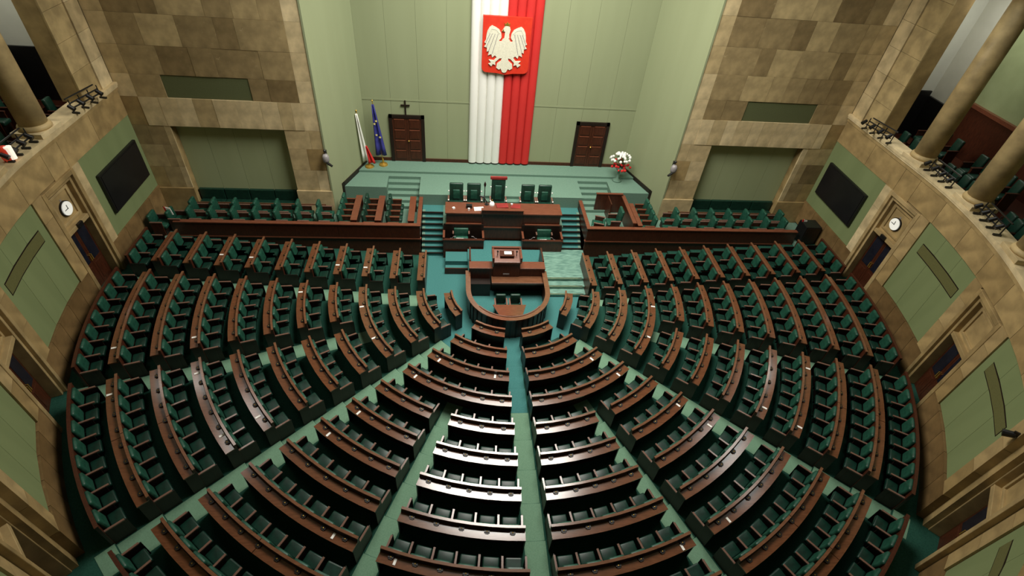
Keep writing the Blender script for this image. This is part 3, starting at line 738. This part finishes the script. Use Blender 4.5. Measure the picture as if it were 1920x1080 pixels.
# wing seats behind the barriers
for s in (-1, 1):
    k = 0
    x = 7.35
    while x < 12.6:
        for j in range(2):
            armchair('green %s wing seat behind the barrier, %s row, %s from the stage' % (SIDE[s], ['near', 'far'][j], ORD[k+1]), (s*(x+.1*j), 3.32+j*.58, .9), s*PI/2, 'green seats behind the barriers', name='wing_chair', tall=1.02, w=.21)
        x += .80; k += 1
    tag(obj('seat_rail', B(-2.6, 2.6, -.015, .015, .6, .64).box(-2.6, -2.56, -.015, .015, 0, .6).box(2.56, 2.6, -.015, .015, 0, .6).box(-.02, .02, -.015, .015, 0, .6), MT['rail'], None, (s*9.9, 4.28, .9)), 'thin pale rail behind the %s wing seats' % SIDE[s], 'rail')
    # small red and white pennant at the barrier's outer end
    t = thing('pennant', 'small red and white pennant at the outer end of %s barrier' % SIDE[s], 'pennant', (s*12.85, 3.15, .9))
    obj('pole', MB().tube((0, 0, 0), (s*.12, 0, 1.15), .012, n=6), MT['black'], t)
    obj('white_cloth', MB().prism([(0, 0), (.16, -.04), (.2, -.34), (.05, -.36)], -.012, .012, 'y').xf(Matrix.Translation((s*.06, 0, 1.12))), MT['white'], t)
    obj('red_cloth', MB().prism([(-.06, .0), (0, 0), (.05, -.36), (-.03, -.38)], -.014, .014, 'y').xf(Matrix.Translation((s*.06, 0, 1.12))), MT['red'], t)
# black cabinet and sofa at the corners
t = thing('black_cabinet', 'black loudspeaker cabinet in the right corner below the screen', 'loudspeaker', (13.2, 3.0, ZT))
obj('cabinet', B(-.35, .35, -.3, .3, 0, .9), MT['black'], t, bevel=.02); obj('grille', B(-.30, .30, -.32, -.29, .06, .84), MT['box'], t)
for j in range(2):
    armchair('green armchair in the left corner below the screen, %s' % ['beside the wall', 'beside the barrier end'][j], (-13.35+j*.55, 2.9+.25*j, ZT), -PI/2, 'corner armchairs', tall=.9)
# pale steps down from wing to hall at the barrier ends
for s in (-1, 1):
    sp = obj('stair_step', B(*sorted((s*12.7, s*13.0)), 2.0, 2.95, .5, ZT+.06), MT['carpet_stage'], fl)

# ------------------------------------------------------------------ presidium
t = thing('presidium_desk', 'long brown presidium desk with raised centre below the banner', 'desk', (-.05, 3.7, .55))
def Q(x0, x1, y0, y1, z0, z1): return B(x0+.05, x1+.05, y0-3.7, y1-3.7, z0-.55, z1-.55)
obj('desk_top', Q(-2.42, 2.38, 3.32, 4.12, 1.84, 1.90), MT['red_wood'], t, bevel=.012)
for a, b in ((-2.38, -.9), (-.9, .78), (.78, 2.34)):
    obj('front_panel', Q(a+.004, b-.004, 3.38, 3.44, .55, 1.84), MT['dark_wood'], t)
obj('front_moulding', Q(-.86, .74, 3.34, 3.40, 1.16, 1.21), MT['red_wood'], t)
obj('raised_ledge', Q(-.95, .75, 3.28, 3.40, 1.90, 2.06), MT['dark_wood'], t, bevel=.01)
obj('ledge_cap', Q(-.97, .77, 3.26, 3.44, 2.06, 2.09), MT['red_wood'], t)
for a, b in ((-2.38, -2.32), (2.28, 2.34)): obj('end_panel', Q(a, b, 3.4, 4.08, 1.2, 1.84), MT['dark_wood'], t)
# clerks' boxes in front
for s in (-1, 1):
    x0, x1 = (-2.5, -.84) if s < 0 else (.76, 2.45)
    cx = (x0+x1)/2
    t = thing('clerk_box', 'dark wooden clerk box in front of the presidium, %s side' % SIDE[s], 'desk', (cx, 3.0, 0), 0, 'clerk boxes')
    h = (x1-x0)/2
    obj('front_panel', B(-h, h, -.22, -.16, 0, .92), MT['dark_wood'], t)
    obj('front_cap', B(-h-.02, h+.02, -.25, -.13, .92, .96), MT['dark_wood'], t)
    obj('desk_top', B(-h+.05, h-.05, -.16, -.02, .84, .87), MT['black_wood'], t)
    for q in (-1, 1): obj('side_panel', B(*sorted((q*h, q*(h-.05))), -.16, .36, 0, 1.0), MT['dark_wood'], t); obj('side_cap', B(*sorted((q*(h+.015), q*(h-.07))), -.18, .36, 1.0, 1.04), MT['red_wood'], t)
    obj('back_rail', B(-h+.1, h-.1, .30, .36, 1.34, 1.39), MT['red_wood'], t)
    obj('back_panel', B(-h, h, .32, .38, 0, 1.34), MT['black_wood'], t)
    t2 = armchair('green clerk chair in the %s clerk box' % SIDE[s], (cx+.1*s, 3.27, .38), PI, 'clerk chairs', tall=.80, w=.3, depth=.26)
    tag(obj('paper_sheet', B(-.26, .26, -.045, .045, 0, .02).box(-.2, .1, .0, .07, .02, .03), MT['paper'], None, (cx+.1*s, 2.90, .87), .05*s), 'white papers lying on the desk of the %s clerk box' % SIDE[s], 'papers', 'papers in clerk boxes')
    for q in (-1, 1):
        tt = tag(obj('desk_microphone', MB().tube((0, 0, 0), (q*-.12, -.02, .16), .01, n=6).tube((q*-.12, -.02, .16), (q*-.2, -.03, .17), .014, n=6).lathe([(.05, 0), (.05, .02)], 10), MT['grey'], None, (cx+q*.52, 2.93, .87)), 'thin desk microphone on the %s clerk box, %s end' % (SIDE[s], SIDE[q]), 'microphone', 'clerk microphones')
# presidium chairs
for k, (x, tall, w) in enumerate(((-1.97, 1.30, .285), (-1.24, 1.30, .285), (-.22, 1.54, .29), (1.04, 1.30, .285), (1.77, 1.30, .285))):
    who = ['leftmost presidium chair', 'second presidium chair from the left', 'tall red-topped centre presidium chair', 'fourth presidium chair from the left', 'rightmost presidium chair'][k]
    t = thing('presidium_chair', 'dark green leather %s behind the long desk' % who, 'chair', (x, 4.55, 1.2), 0, 'presidium chairs')
    obj('seat', rounded(-w, w, -.42, .02, .38, .52, .045), MT['leather_dark'], t, smooth=True)
    obj('backrest', rounded(-w, w, -.02, .10, .46, tall, .05, -.06, (0, .46)), MT['leather_dark'], t, smooth=True)
    obj('lumbar_pad', rounded(-w*.5, w*.5, -.06, .0, .6, tall-.28, .025, -.06, (0, .46)), MT['leather'], t, smooth=True)
    for q in (-1, 1):
        a = obj('arm_post', B(*sorted((q*(w+.02), q*(w+.06))), -.3, -.24, .3, .68), MT['dark_wood'], t)
        obj('armrest', B(*sorted((q*(w+.005), q*(w+.075))), -.36, .06, .68, .72), MT['arm'], a, bevel=.012)
        obj('arm_knob', MB().ball((q*(w+.04), -.34, .73), .035, 8, 5), MT['paper'], a, smooth=True)
        obj('back_knob', MB().ball((q*(w+.03), .0, tall-.34), .032, 8, 5), MT['paper'], t, smooth=True)
    obj('pedestal', MB().lathe([(.05, .05), (.05, .38)], 10).box(-.28, .28, -.24, -.16, 0, .06).box(-.04, .04, -.46, .1, 0, .06), MT['black_wood'], t)
    if k == 2:
        obj('head_board', rounded(-w-.06, w+.06, -.03, .08, tall-.02, tall+.10, .02, -.06, (0, .46)), MT['dark_red'], t)
# mace on a stand
t = thing('ceremonial_mace', 'dark ceremonial mace standing upright left of the centre presidium chair', 'mace', (-.80, 4.35, 1.2))
obj('shaft', MB().tube((0, 0, .1), (0, 0, 1.45), .018, n=8), MT['black_wood'], t); obj('head', MB().lathe([(.02, 1.3), (.045, 1.38), (.05, 1.45), (.015, 1.55)], 10), MT['black_wood'], t, smooth=True); obj('foot', MB().lathe([(.14, 0), (.12, .06), (.03, .1)], 12), MT['black_wood'], t); obj('brace', MB().tube((0, 0, .75), (.22, -.1, .45), .03, n=6), MT['black_wood'], t)
# things on the presidium desk
def desk_item(name, label, cat, mb, m, x, y, z=1.90, rz=0, **k): return tag(obj(name, mb, m, None, (x, y, z), rz, **k), label, cat)
t = thing('hand_bell', 'pale round bell on the presidium desk before the centre chair', 'bell', (-.50, 3.95, 1.90)); obj('bell_body', MB().lathe([(.11, 0), (.10, .08), (.06, .15), (.02, .17)], 14), MT['clock'], t, smooth=True); obj('handle', MB().tube((0, 0, .17), (0, 0, .27), .018), MT['gold'], t)
desk_item('red_folder', 'red folder lying before the centre presidium chair', 'folder', B(-.24, .24, -.16, .16, 0, .05), MT['dark_red'], -.08, 3.86, rz=.1)
desk_item('red_folder', 'second red folder at the right of the centre presidium chair', 'folder', B(-.2, .2, -.14, .14, 0, .035), MT['dark_red'], .48, 3.84, rz=-.1)
desk_item('desk_card', 'small white card on the far left of the presidium desk', 'card', B(-.05, .05, -.05, .05, 0, .06), MT['paper'], -2.08, 3.62, rz=.5)
desk_item('desk_card', 'white card beside the black box on the presidium desk', 'card', B(-.04, .04, -.03, .03, 0, .10), MT['paper'], -1.46, 3.52)
desk_item('desk_box', 'small black box standing on the left of presidium desk', 'box', B(-.12, .12, -.07, .07, 0, .14), MT['black'], -1.45, 3.72)
desk_item('water_glass', 'small white cup on the presidium desk right of centre', 'cup', MB().lathe([(.035, 0), (.045, .10)], 12), MT['paper'], .32, 3.92)
desk_item('desk_lamp', 'slim black desk lamp on the presidium desk left of centre', 'lamp', MB().lathe([(.09, 0), (.09, .02)], 12).tube((0, 0, .02), (-.1, .05, .3), .012, n=6).tube((-.1, .05, .3), (-.3, .1, .34), .035, n=8), MT['black'], -.72, 3.98)
desk_item('paper_sheet', 'white sheet on the presidium desk left of the raised ledge', 'papers', B(-.2, .2, -.14, .14, 0, .008), MT['paper'], -1.05, 3.64, rz=.1)

# ------------------------------------------------------------------ rostrum and stenographers' enclosure
t = thing('speaker_rostrum', 'dark wooden speaker rostrum with red-brown slanted lectern', 'rostrum', (0, 1.0, 0))
obj('front_wall', B(-1.48, 1.44, -.22, -.12, 0, 1.12), MT['dark_wood'], t)
for a, b in ((-1.48, -.58), (.46, 1.44)): obj('side_shelf', B(a, b, -.26, .16, 1.12, 1.17), MT['red_wood'], t, bevel=.01)
obj('lectern_body', B(-.56, .45, -.26, .32, 0, 1.42), MT['dark_wood'], t)
lt = MB(); lt.prism([(-.30, 1.42), (.34, 1.42), (.34, 1.66), (-.30, 1.50)], -.60, .49, 'x')
obj('lectern_top', lt, MT['red_wood'], t, bevel=.015)
obj('lectern_rim', B(-.62, .51, .30, .38, 1.42, 1.74).box(-.62, -.54, -.3, .3, 1.5, 1.70).box(.43, .51, -.3, .3, 1.5, 1.70), MT['red_wood'], t, bevel=.008)
obj('reading_board', B(-.32, .22, -.12, .22, 1.60, 1.66), MT['dark_wood'], t)
obj('emblem_plate', B(-.18, .06, -.275, -.26, .86, .92), MT['grey'], t)
obj('inner_shelf', B(-.62, 1.40, -.62, -.22, .70, .75), MT['rail'], t); obj('shelf_edge', B(-.62, 1.40, -.66, -.62, .69, .77), MT['arm'], t)
obj('shelf_cabinet', B(-1.44, -.66, -.55, -.22, 0, .62), MT['black_wood'], t)
for q, x in enumerate((-1.46, 1.38)):
    obj('side_wall', B(x, x+.06, .16, 1.0, 0, 1.2), MT['dark_wood'], t)
desk_item('speech_papers', 'white papers on the slanted speaker lectern', 'papers', B(-.14, .14, -.09, .09, 0, .012), MT['paper'], -.02, 1.06, 1.665)
for q in (-1, 1): desk_item('lectern_microphone', 'black gooseneck microphone on the lectern, %s side' % SIDE[q], 'microphone', MB().tube((0, 0, 0), (0, .0, .18), .016, n=6).ball((0, 0, .2), .04, 8, 5), MT['black'], -.055+q*.36, .98, 1.6)
# horseshoe wall
t = thing('horseshoe_wall', 'horseshoe wooden enclosure with pale rim in front of the rostrum', 'enclosure', (-.05, 0, 0))
hp = [(-1.50, .86, -1, 0)]+[(-1.50, -.05, -1, 0)]+[(1.50*math.sin(a), -.20-1.55*math.cos(a), math.sin(a), -math.cos(a)) for a in (-PI/2+PI*k/28 for k in range(29))]+[(1.50, -.05, 1, 0), (1.50, .86, 1, 0)]
obj('wall_panel', MB().sweep(hp, [(-.06, 0), (0, 0), (0, .90), (-.06, .90)]), MT['dark_wood'], t)
obj('rim', MB().sweep(hp, [(-.12, .90), (.06, .90), (.06, .95), (-.12, .95)]), MT['rail'], t)
obj('rim_bead', MB().sweep(hp[8:-8], [(-.14, .955), (-.10, .95), (-.10, .975), (-.14, .975)]), MT['arm'], t)
for k in range(17):
    a = -1.2+2.4*k/16
    obj('batten', B(-.025, .025, -.02, .0, 0, .88), MT['black_wood'], t, (1.5*math.sin(a), -.20-1.55*math.cos(a), 0), a+PI*0)
t = thing('steno_table', 'brown trapezoid table inside the horseshoe enclosure', 'table', (-.02, -1.08, 0))
obj('table_top', MB().prism([(-.62, .28), (.60, .28), (.42, -.28), (-.40, -.28)], .70, .74), MT['wood'], t)
obj('pedestal', B(-.35, .35, -.2, .2, 0, .70), MT['dark_wood'], t)
for k, x in enumerate((-.32, .22)):
    armchair('dark green stenographer chair at the enclosure table, %s' % ['left', 'right'][k], (x, -.38, 0), PI, 'stenographer chairs', name='steno_chair', leather='leather_dark', tall=.85, w=.19)
desk_item('round_mat', 'pale curved strip on the floor inside the horseshoe, left', 'mat', MB().arcbox(-1.2, -.5, .95, 1.05, 0, .01, 10), MT['carpet_stage'], -.05, -.2, 0)

# ------------------------------------------------------------------ banner, coat of arms
def pleats(x0, x1, n, z0, z1, m, parent, name):
    mb = MB(); N = n*12; pts = []
    for k in range(N+1):
        u = k/N; x = x0+(x1-x0)*u; pts.append((x, -.06-.12*abs(math.sin(PI*n*u))**.45))
    poly = pts+[(x, y+.015) for x, y in reversed(pts)]
    v = [(x, y, z) for z in (z0, z1) for x, y in poly]; L = len(poly)
    f = [(i, (i+1) % L, (i+1) % L+L, i+L) for i in range(L)]
    mb.add(v, f)
    return obj(name, mb, m, parent, smooth=False)
t = thing('banner', 'tall pleated banner, white half and red half, on the front wall', 'banner', (0, 7.6, 1.9))
pleats(-1.43, -.02, 4, .0, 13.8, MT['white'], t, 'white_cloth'); pleats(-.02, 1.37, 4, .0, 13.8, MT['red'], t, 'red_cloth')
CX, CZ0 = -.03, 8.22
t = thing('coat_of_arms', 'red shield with crowned white eagle hung on the banner', 'emblem', (CX, 7.35, 7.1))
sh = [(-.95, 1.12), (.95, 1.12)]+[(.95, -.80)]+[(.95-.2*(1-math.cos(a)), -.80-.2*math.sin(a)) for a in (PI/2*k/5 for k in range(1, 6))]+[(.3, -1.02), (0, -1.07), (-.3, -1.02)]+[(-.95+.2*(1-math.cos(a)), -.80-.2*math.sin(a)) for a in (PI/2*k/5 for k in range(5, 0, -1))]+[(-.95, -.80)]
obj('shield', MB().prism(sh, -.05, .08, 'y'), MT['crest_red'], t)
px = [(430, 395), (405, 412), (392, 440), (365, 445), (350, 425), (372, 408), (388, 380), (380, 320), (345, 265), (290, 235), (228, 212), (190, 240), (158, 300), (146, 360), (142, 425), (118, 470), (150, 488), (116, 535), (162, 548), (160, 610), (198, 600), (182, 668), (238, 645), (252, 698), (296, 662), (326, 690), (282, 742), (200, 735), (240, 778), (196, 800), (246, 842), (268, 800), (312, 818), (306, 768), (372, 708), (412, 700), (398, 745), (338, 790), (328, 858), (374, 888), (402, 868)]
cxp = 462
left = px; right = [(2*cxp-x, y) for x, y in reversed(px)]
head = [(515, 390), (508, 330), (526, 262), (512, 222), (472, 203), (432, 216), (412, 250), (386, 292), (440, 292), (436, 350)]
outline = left+[(430, 925), (462, 935), (494, 925)]+right+head[0:]
K = .00245
pts = [((x-475)*K, (535-y)*K) for x, y in outline]
obj('eagle', MB().prism(pts, -.09, -.05, 'y'), MT['crest_white'], t)
for q in (-1, 1):
    for k, (x0, y0, x1, y1) in enumerate(((330, 330, 250, 640), (285, 330, 190, 600), (240, 330, 150, 540), (205, 330, 140, 470))):
        L_ = math.hypot(x1-x0, y1-y0); dx, dy = -(y1-y0)/L_*4, (x1-x0)/L_*4
        obj('feather_groove', MB().prism([((q*(x-462)+462-475)*K, (535-y)*K) for x, y in ((x0-dx, y0-dy), (x1-dx, y1-dy), (x1+dx, y1+dy), (x0+dx, y0+dy))], -.093, -.088, 'y'), MT['grey'], t)
crown = [(432, 205), (424, 165), (445, 180), (470, 150), (495, 180), (512, 165), (506, 208)]
obj('crown', MB().prism([((x-475)*K, (535-y)*K) for x, y in crown], -.095, -.05, 'y'), MT['gold'], t)
obj('beak', MB().prism([((x-475)*K, (535-y)*K) for x, y in [(412, 252), (386, 292), (425, 285)]], -.10, -.085, 'y'), MT['gold'], t)
for q in (-1, 1):
    obj('talon', MB().prism([((q*(x-462)+462-475)*K, (535-y)*K) for x, y in [(282, 745), (204, 738), (240, 778), (200, 800), (246, 838), (268, 798), (308, 814), (302, 768)]], -.10, -.085, 'y'), MT['crest_white'], t)
    obj('wing_line', MB().prism([((q*(x-462)+462-475)*K, (535-y)*K) for x, y in [(365, 320), (300, 262), (220, 250), (180, 320), (190, 330), (225, 265), (298, 275), (355, 330)]], -.098, -.085, 'y'), MT['crest_white'], t)

# ------------------------------------------------------------------ flags in the alcove corner, cross, flowers, cameras
def flag(label, base, top, cols, wid, stars=False):
    t = thing('flag', label, 'flag', base, 0, 'flags on poles')
    tp = Vector(top)-Vector(base)
    obj('pole', MB().tube((0, 0, .1), tp*1.02, .018, n=8), MT['gold'], t)
    obj('finial', MB().ball(tp*1.03, .035, 8, 6), MT['gold'], t)
    obj('stand', MB().lathe([(.2, 0), (.18, .05), (.05, .1), (.04, .3)], 14), MT['gold'], t)
    for (m, z0, z1, xa0, xb0, xa1, xb1) in cols:
        N = 10; v = []; f = []
        for j in range(7):
            u = j/6; z = z0+(z1-z0)*u; xa = xa0+(xa1-xa0)*u; xb = xb0+(xb1-xb0)*u
            for k in range(N+1):
                w_ = k/N; v.append((xa+(xb-xa)*w_, -.05-.05*math.sin(w_*PI*3.2), z))
        for j in range(6):
            for k in range(N): f.append((j*(N+1)+k, j*(N+1)+k+1, (j+1)*(N+1)+k+1, (j+1)*(N+1)+k))
        mb = MB().add(v, f); o = obj({'white': 'white_cloth', 'red': 'red_cloth', 'blue': 'blue_cloth'}[m], mb, MT[m], t, smooth=True)
        sd = o.modifiers.new('thickness', 'SOLIDIFY'); sd.thickness = .015
        if stars:
            for (sx, sz) in ((.10, -.72), (.02, -.85), (.06, -1.35), (.2, -1.45)):
                st_ = [((.06 if k % 2 == 0 else .025)*math.sin(PI*k/5)+sx+tp.x*.9-.02, (.06 if k % 2 == 0 else .025)*math.cos(PI*k/5)+sz+tp.z) for k in range(10)]
                obj('star', MB().prism(st_, -.135, -.125, 'y'), MT['yellow'], o)
flag('white and red flag drooping on a pole in the left alcove corner', (-5.84, 6.95, 1.82), (-6.12, 7.0, 4.3), [('white', .30, 2.46, -.26, .04, -.33, -.24), ('red', .20, 1.02, -.02, .30, -.06, .0)], .3)
flag('blue flag with yellow stars drooping on a pole beside the left alcove door', (-5.25, 7.15, 1.82), (-5.46, 7.2, 4.66), [('blue', .50, 2.80, -.28, .20, -.25, -.15)], .3, True)
t = thing('wall_cross', 'small dark cross standing on top of the left alcove door', 'cross', (-4.16, 7.56, 4.02))
obj('upright', B(-.03, .03, -.02, .02, 0, .64), MT['black_wood'], t, bevel=.006); obj('crossbar', B(-.19, .19, -.025, .015, .40, .46), MT['black_wood'], t, bevel=.006)
rng = random.Random(5)
t = thing('flower_basket', 'arrangement of white and red flowers on a pedestal by the right alcove wall', 'flowers', (5.45, 6.5, 1.72))
obj('pedestal', MB().lathe([(.22, 0), (.2, .05), (.06, .12), (.05, .5), (.14, .58), (.2, .7)], 14), MT['carpet_stage'], t, smooth=True)
for k in range(26):
    a = rng.uniform(0, 2*PI); q = rng.uniform(.1, .48); z = .74+rng.uniform(0, .16)
    obj('red_bloom', MB().ball((q*math.cos(a), q*math.sin(a), z), rng.uniform(.05, .07), 7, 5), MT['red'], t)
for k in range(44):
    a = rng.uniform(0, 2*PI); el = rng.uniform(.25, 1.5); q = .52
    p = (q*math.cos(el)*math.cos(a), q*math.cos(el)*math.sin(a), .88+q*math.sin(el)*.9)
    obj('white_bloom', MB().ball(p, rng.uniform(.05, .07), 7, 5), MT['white'], t)
    if k % 2 == 0: obj('leaf', MB().prism([(-.03, 0), (0, .18), (.03, 0)], -.004, .004, 'y').xf(Matrix.Translation(Vector(p)*.96) @ Matrix.Rotation(a, 4, 'Z') @ Matrix.Rotation(1.2, 4, 'X')), MT['leaf'], t)
    obj('stem', MB().tube((0, 0, .7), p, .008, n=5), MT['leaf'], t)
for s in (-1, 1):
    t = thing('wall_camera', 'grey remote camera on a bracket at the %s alcove edge' % SIDE[s], 'camera', (s*7.0, 4.5, 3.55), 0, 'wall cameras')
    obj('bracket', B(-.03, .03, -.02, .08, -.05, .3), MT['black'], t); obj('knob', MB().ball((0, -.08, .32), .06, 8, 6), MT['black'], t)
    obj('body', MB().lathe([(.10, -.12), (.13, -.05), (.13, .1), (.08, .2)], 12, (0, -.12)), MT['grey'], t, smooth=True)
    obj('lens', MB().tube((-s*.05, -.2, -.12), (-s*.24, -.3, -.2), .055, .045, 10), MT['black'], t); obj('arm', MB().tube((0, 0, -.05), (0, -.14, -.14), .03, n=8), MT['black'], t)
s = 1
t = thing('panel_spotlight', 'small black spotlight on the %s curved wall below the slot' % SIDE[s], 'spotlight', (s*RW*math.sin(48.6*DEG)*.995, -RW*math.cos(48.6*DEG)*.995, 4.75), s*48.6*DEG)
obj('lamp_head', MB().tube((0, .02, 0), (0, .22, -.08), .07, .085, 10), MT['black'], t); obj('bracket', B(-.02, .02, -.06, .08, -.02, .10), MT['black'], t)

# ------------------------------------------------------------------ gallery fittings
def rack(label, s, deg, wdeg):
    a = s*deg*DEG; rr = RW+.08
    t = thing('lamp_rack', label, 'lamp rack', (rr*math.sin(a), -rr*math.cos(a), 6.155), a, 'black lamp racks on the parapets')
    L = wdeg*DEG*RW/2
    for z, y in ((.30, -.02), (.20, .08), (.42, -.12)):
        obj('bar', MB().tube((-L, y, z), (L, y, z), .022, n=6), MT['black'], t)
    for k in range(4):
        x = -L+2*L*k/3
        obj('upright', MB().tube((x, 0, 0), (x, -.02, .42), .018, n=6), MT['black'], t)
        obj('foot', B(x-.03, x+.03, -.06, .16, 0, .05), MT['black'], t)
        lc = obj('lamp_can', MB().tube((x+.1, .0, .28), (x+.1, .16, .18), .055, .07, 10), MT['black'], t)
for s in (-1, 1):
    rack('black lamp rack on the %s parapet beside the corner pier' % SIDE[s], s, 101.0, 5.0)
    rack('black lamp rack on the %s parapet just past the first column' % SIDE[s], s, 88.2, 4.6)
    rack('black lamp rack on the %s parapet just past the second column' % SIDE[s], s, 77.4, 4.6)
    # gallery seats, two rows
    for j in range(2):
        for k in range(5):
            for part, (a_hi, a_lo) in enumerate(((92.0, 84.5), (80.5, 73.5))):
                rr = 14.75+j*1.0; a = s*(a_hi-(a_hi-a_lo)*(k+.5)/5)*DEG
                t = armchair('dark green %s gallery seat, %s row, %s from the corner, %s' % (SIDE[s], ['front', 'back'][j], ORD[k+1], ['first bay', 'second bay'][part]), (rr*math.sin(a), -rr*math.cos(a), 5.3+.35*j), a, 'dark gallery seats', name='gallery_chair', leather='leather_dark', tall=1.0, w=.16, arms='dark_wood')
        for k in range(3):
            armchair('dark green %s gallery seat beside the corner pier, %s row, %s from pier' % (SIDE[s], ['front', 'back'][j], ORD[3-k]), (s*(14.75+j), 1.5+k*.62, 5.3+.35*j), s*PI/2, 'dark gallery seats', name='gallery_chair', leather='leather_dark', tall=1.0, w=.16, arms='dark_wood')
        obj('gallery_step', MB().arcbox(s*60*DEG, s*90*DEG, 15.5, 16.9, 5.3, 5.65, 14).box(*sorted((s*15.5, s*16.8)), 0, 3.6, 5.3, 5.65), MT['dark_wood'], g) if j else None
a = -86.3*DEG
t = thing('red_signal_lamp', 'glowing red and white lamp on the left gallery parapet', 'lamp', ((RW+.1)*math.sin(a), -(RW+.1)*math.cos(a), 6.15), a)
obj('housing', MB().lathe([(.12, 0), (.14, .1), (.14, .34), (.08, .40)], 12), MT['lamp_red'], t, smooth=True); obj('tube', MB().lathe([(.08, .06), (.09, .4)], 10, (0, .12)), MT['lamp_white'], t)
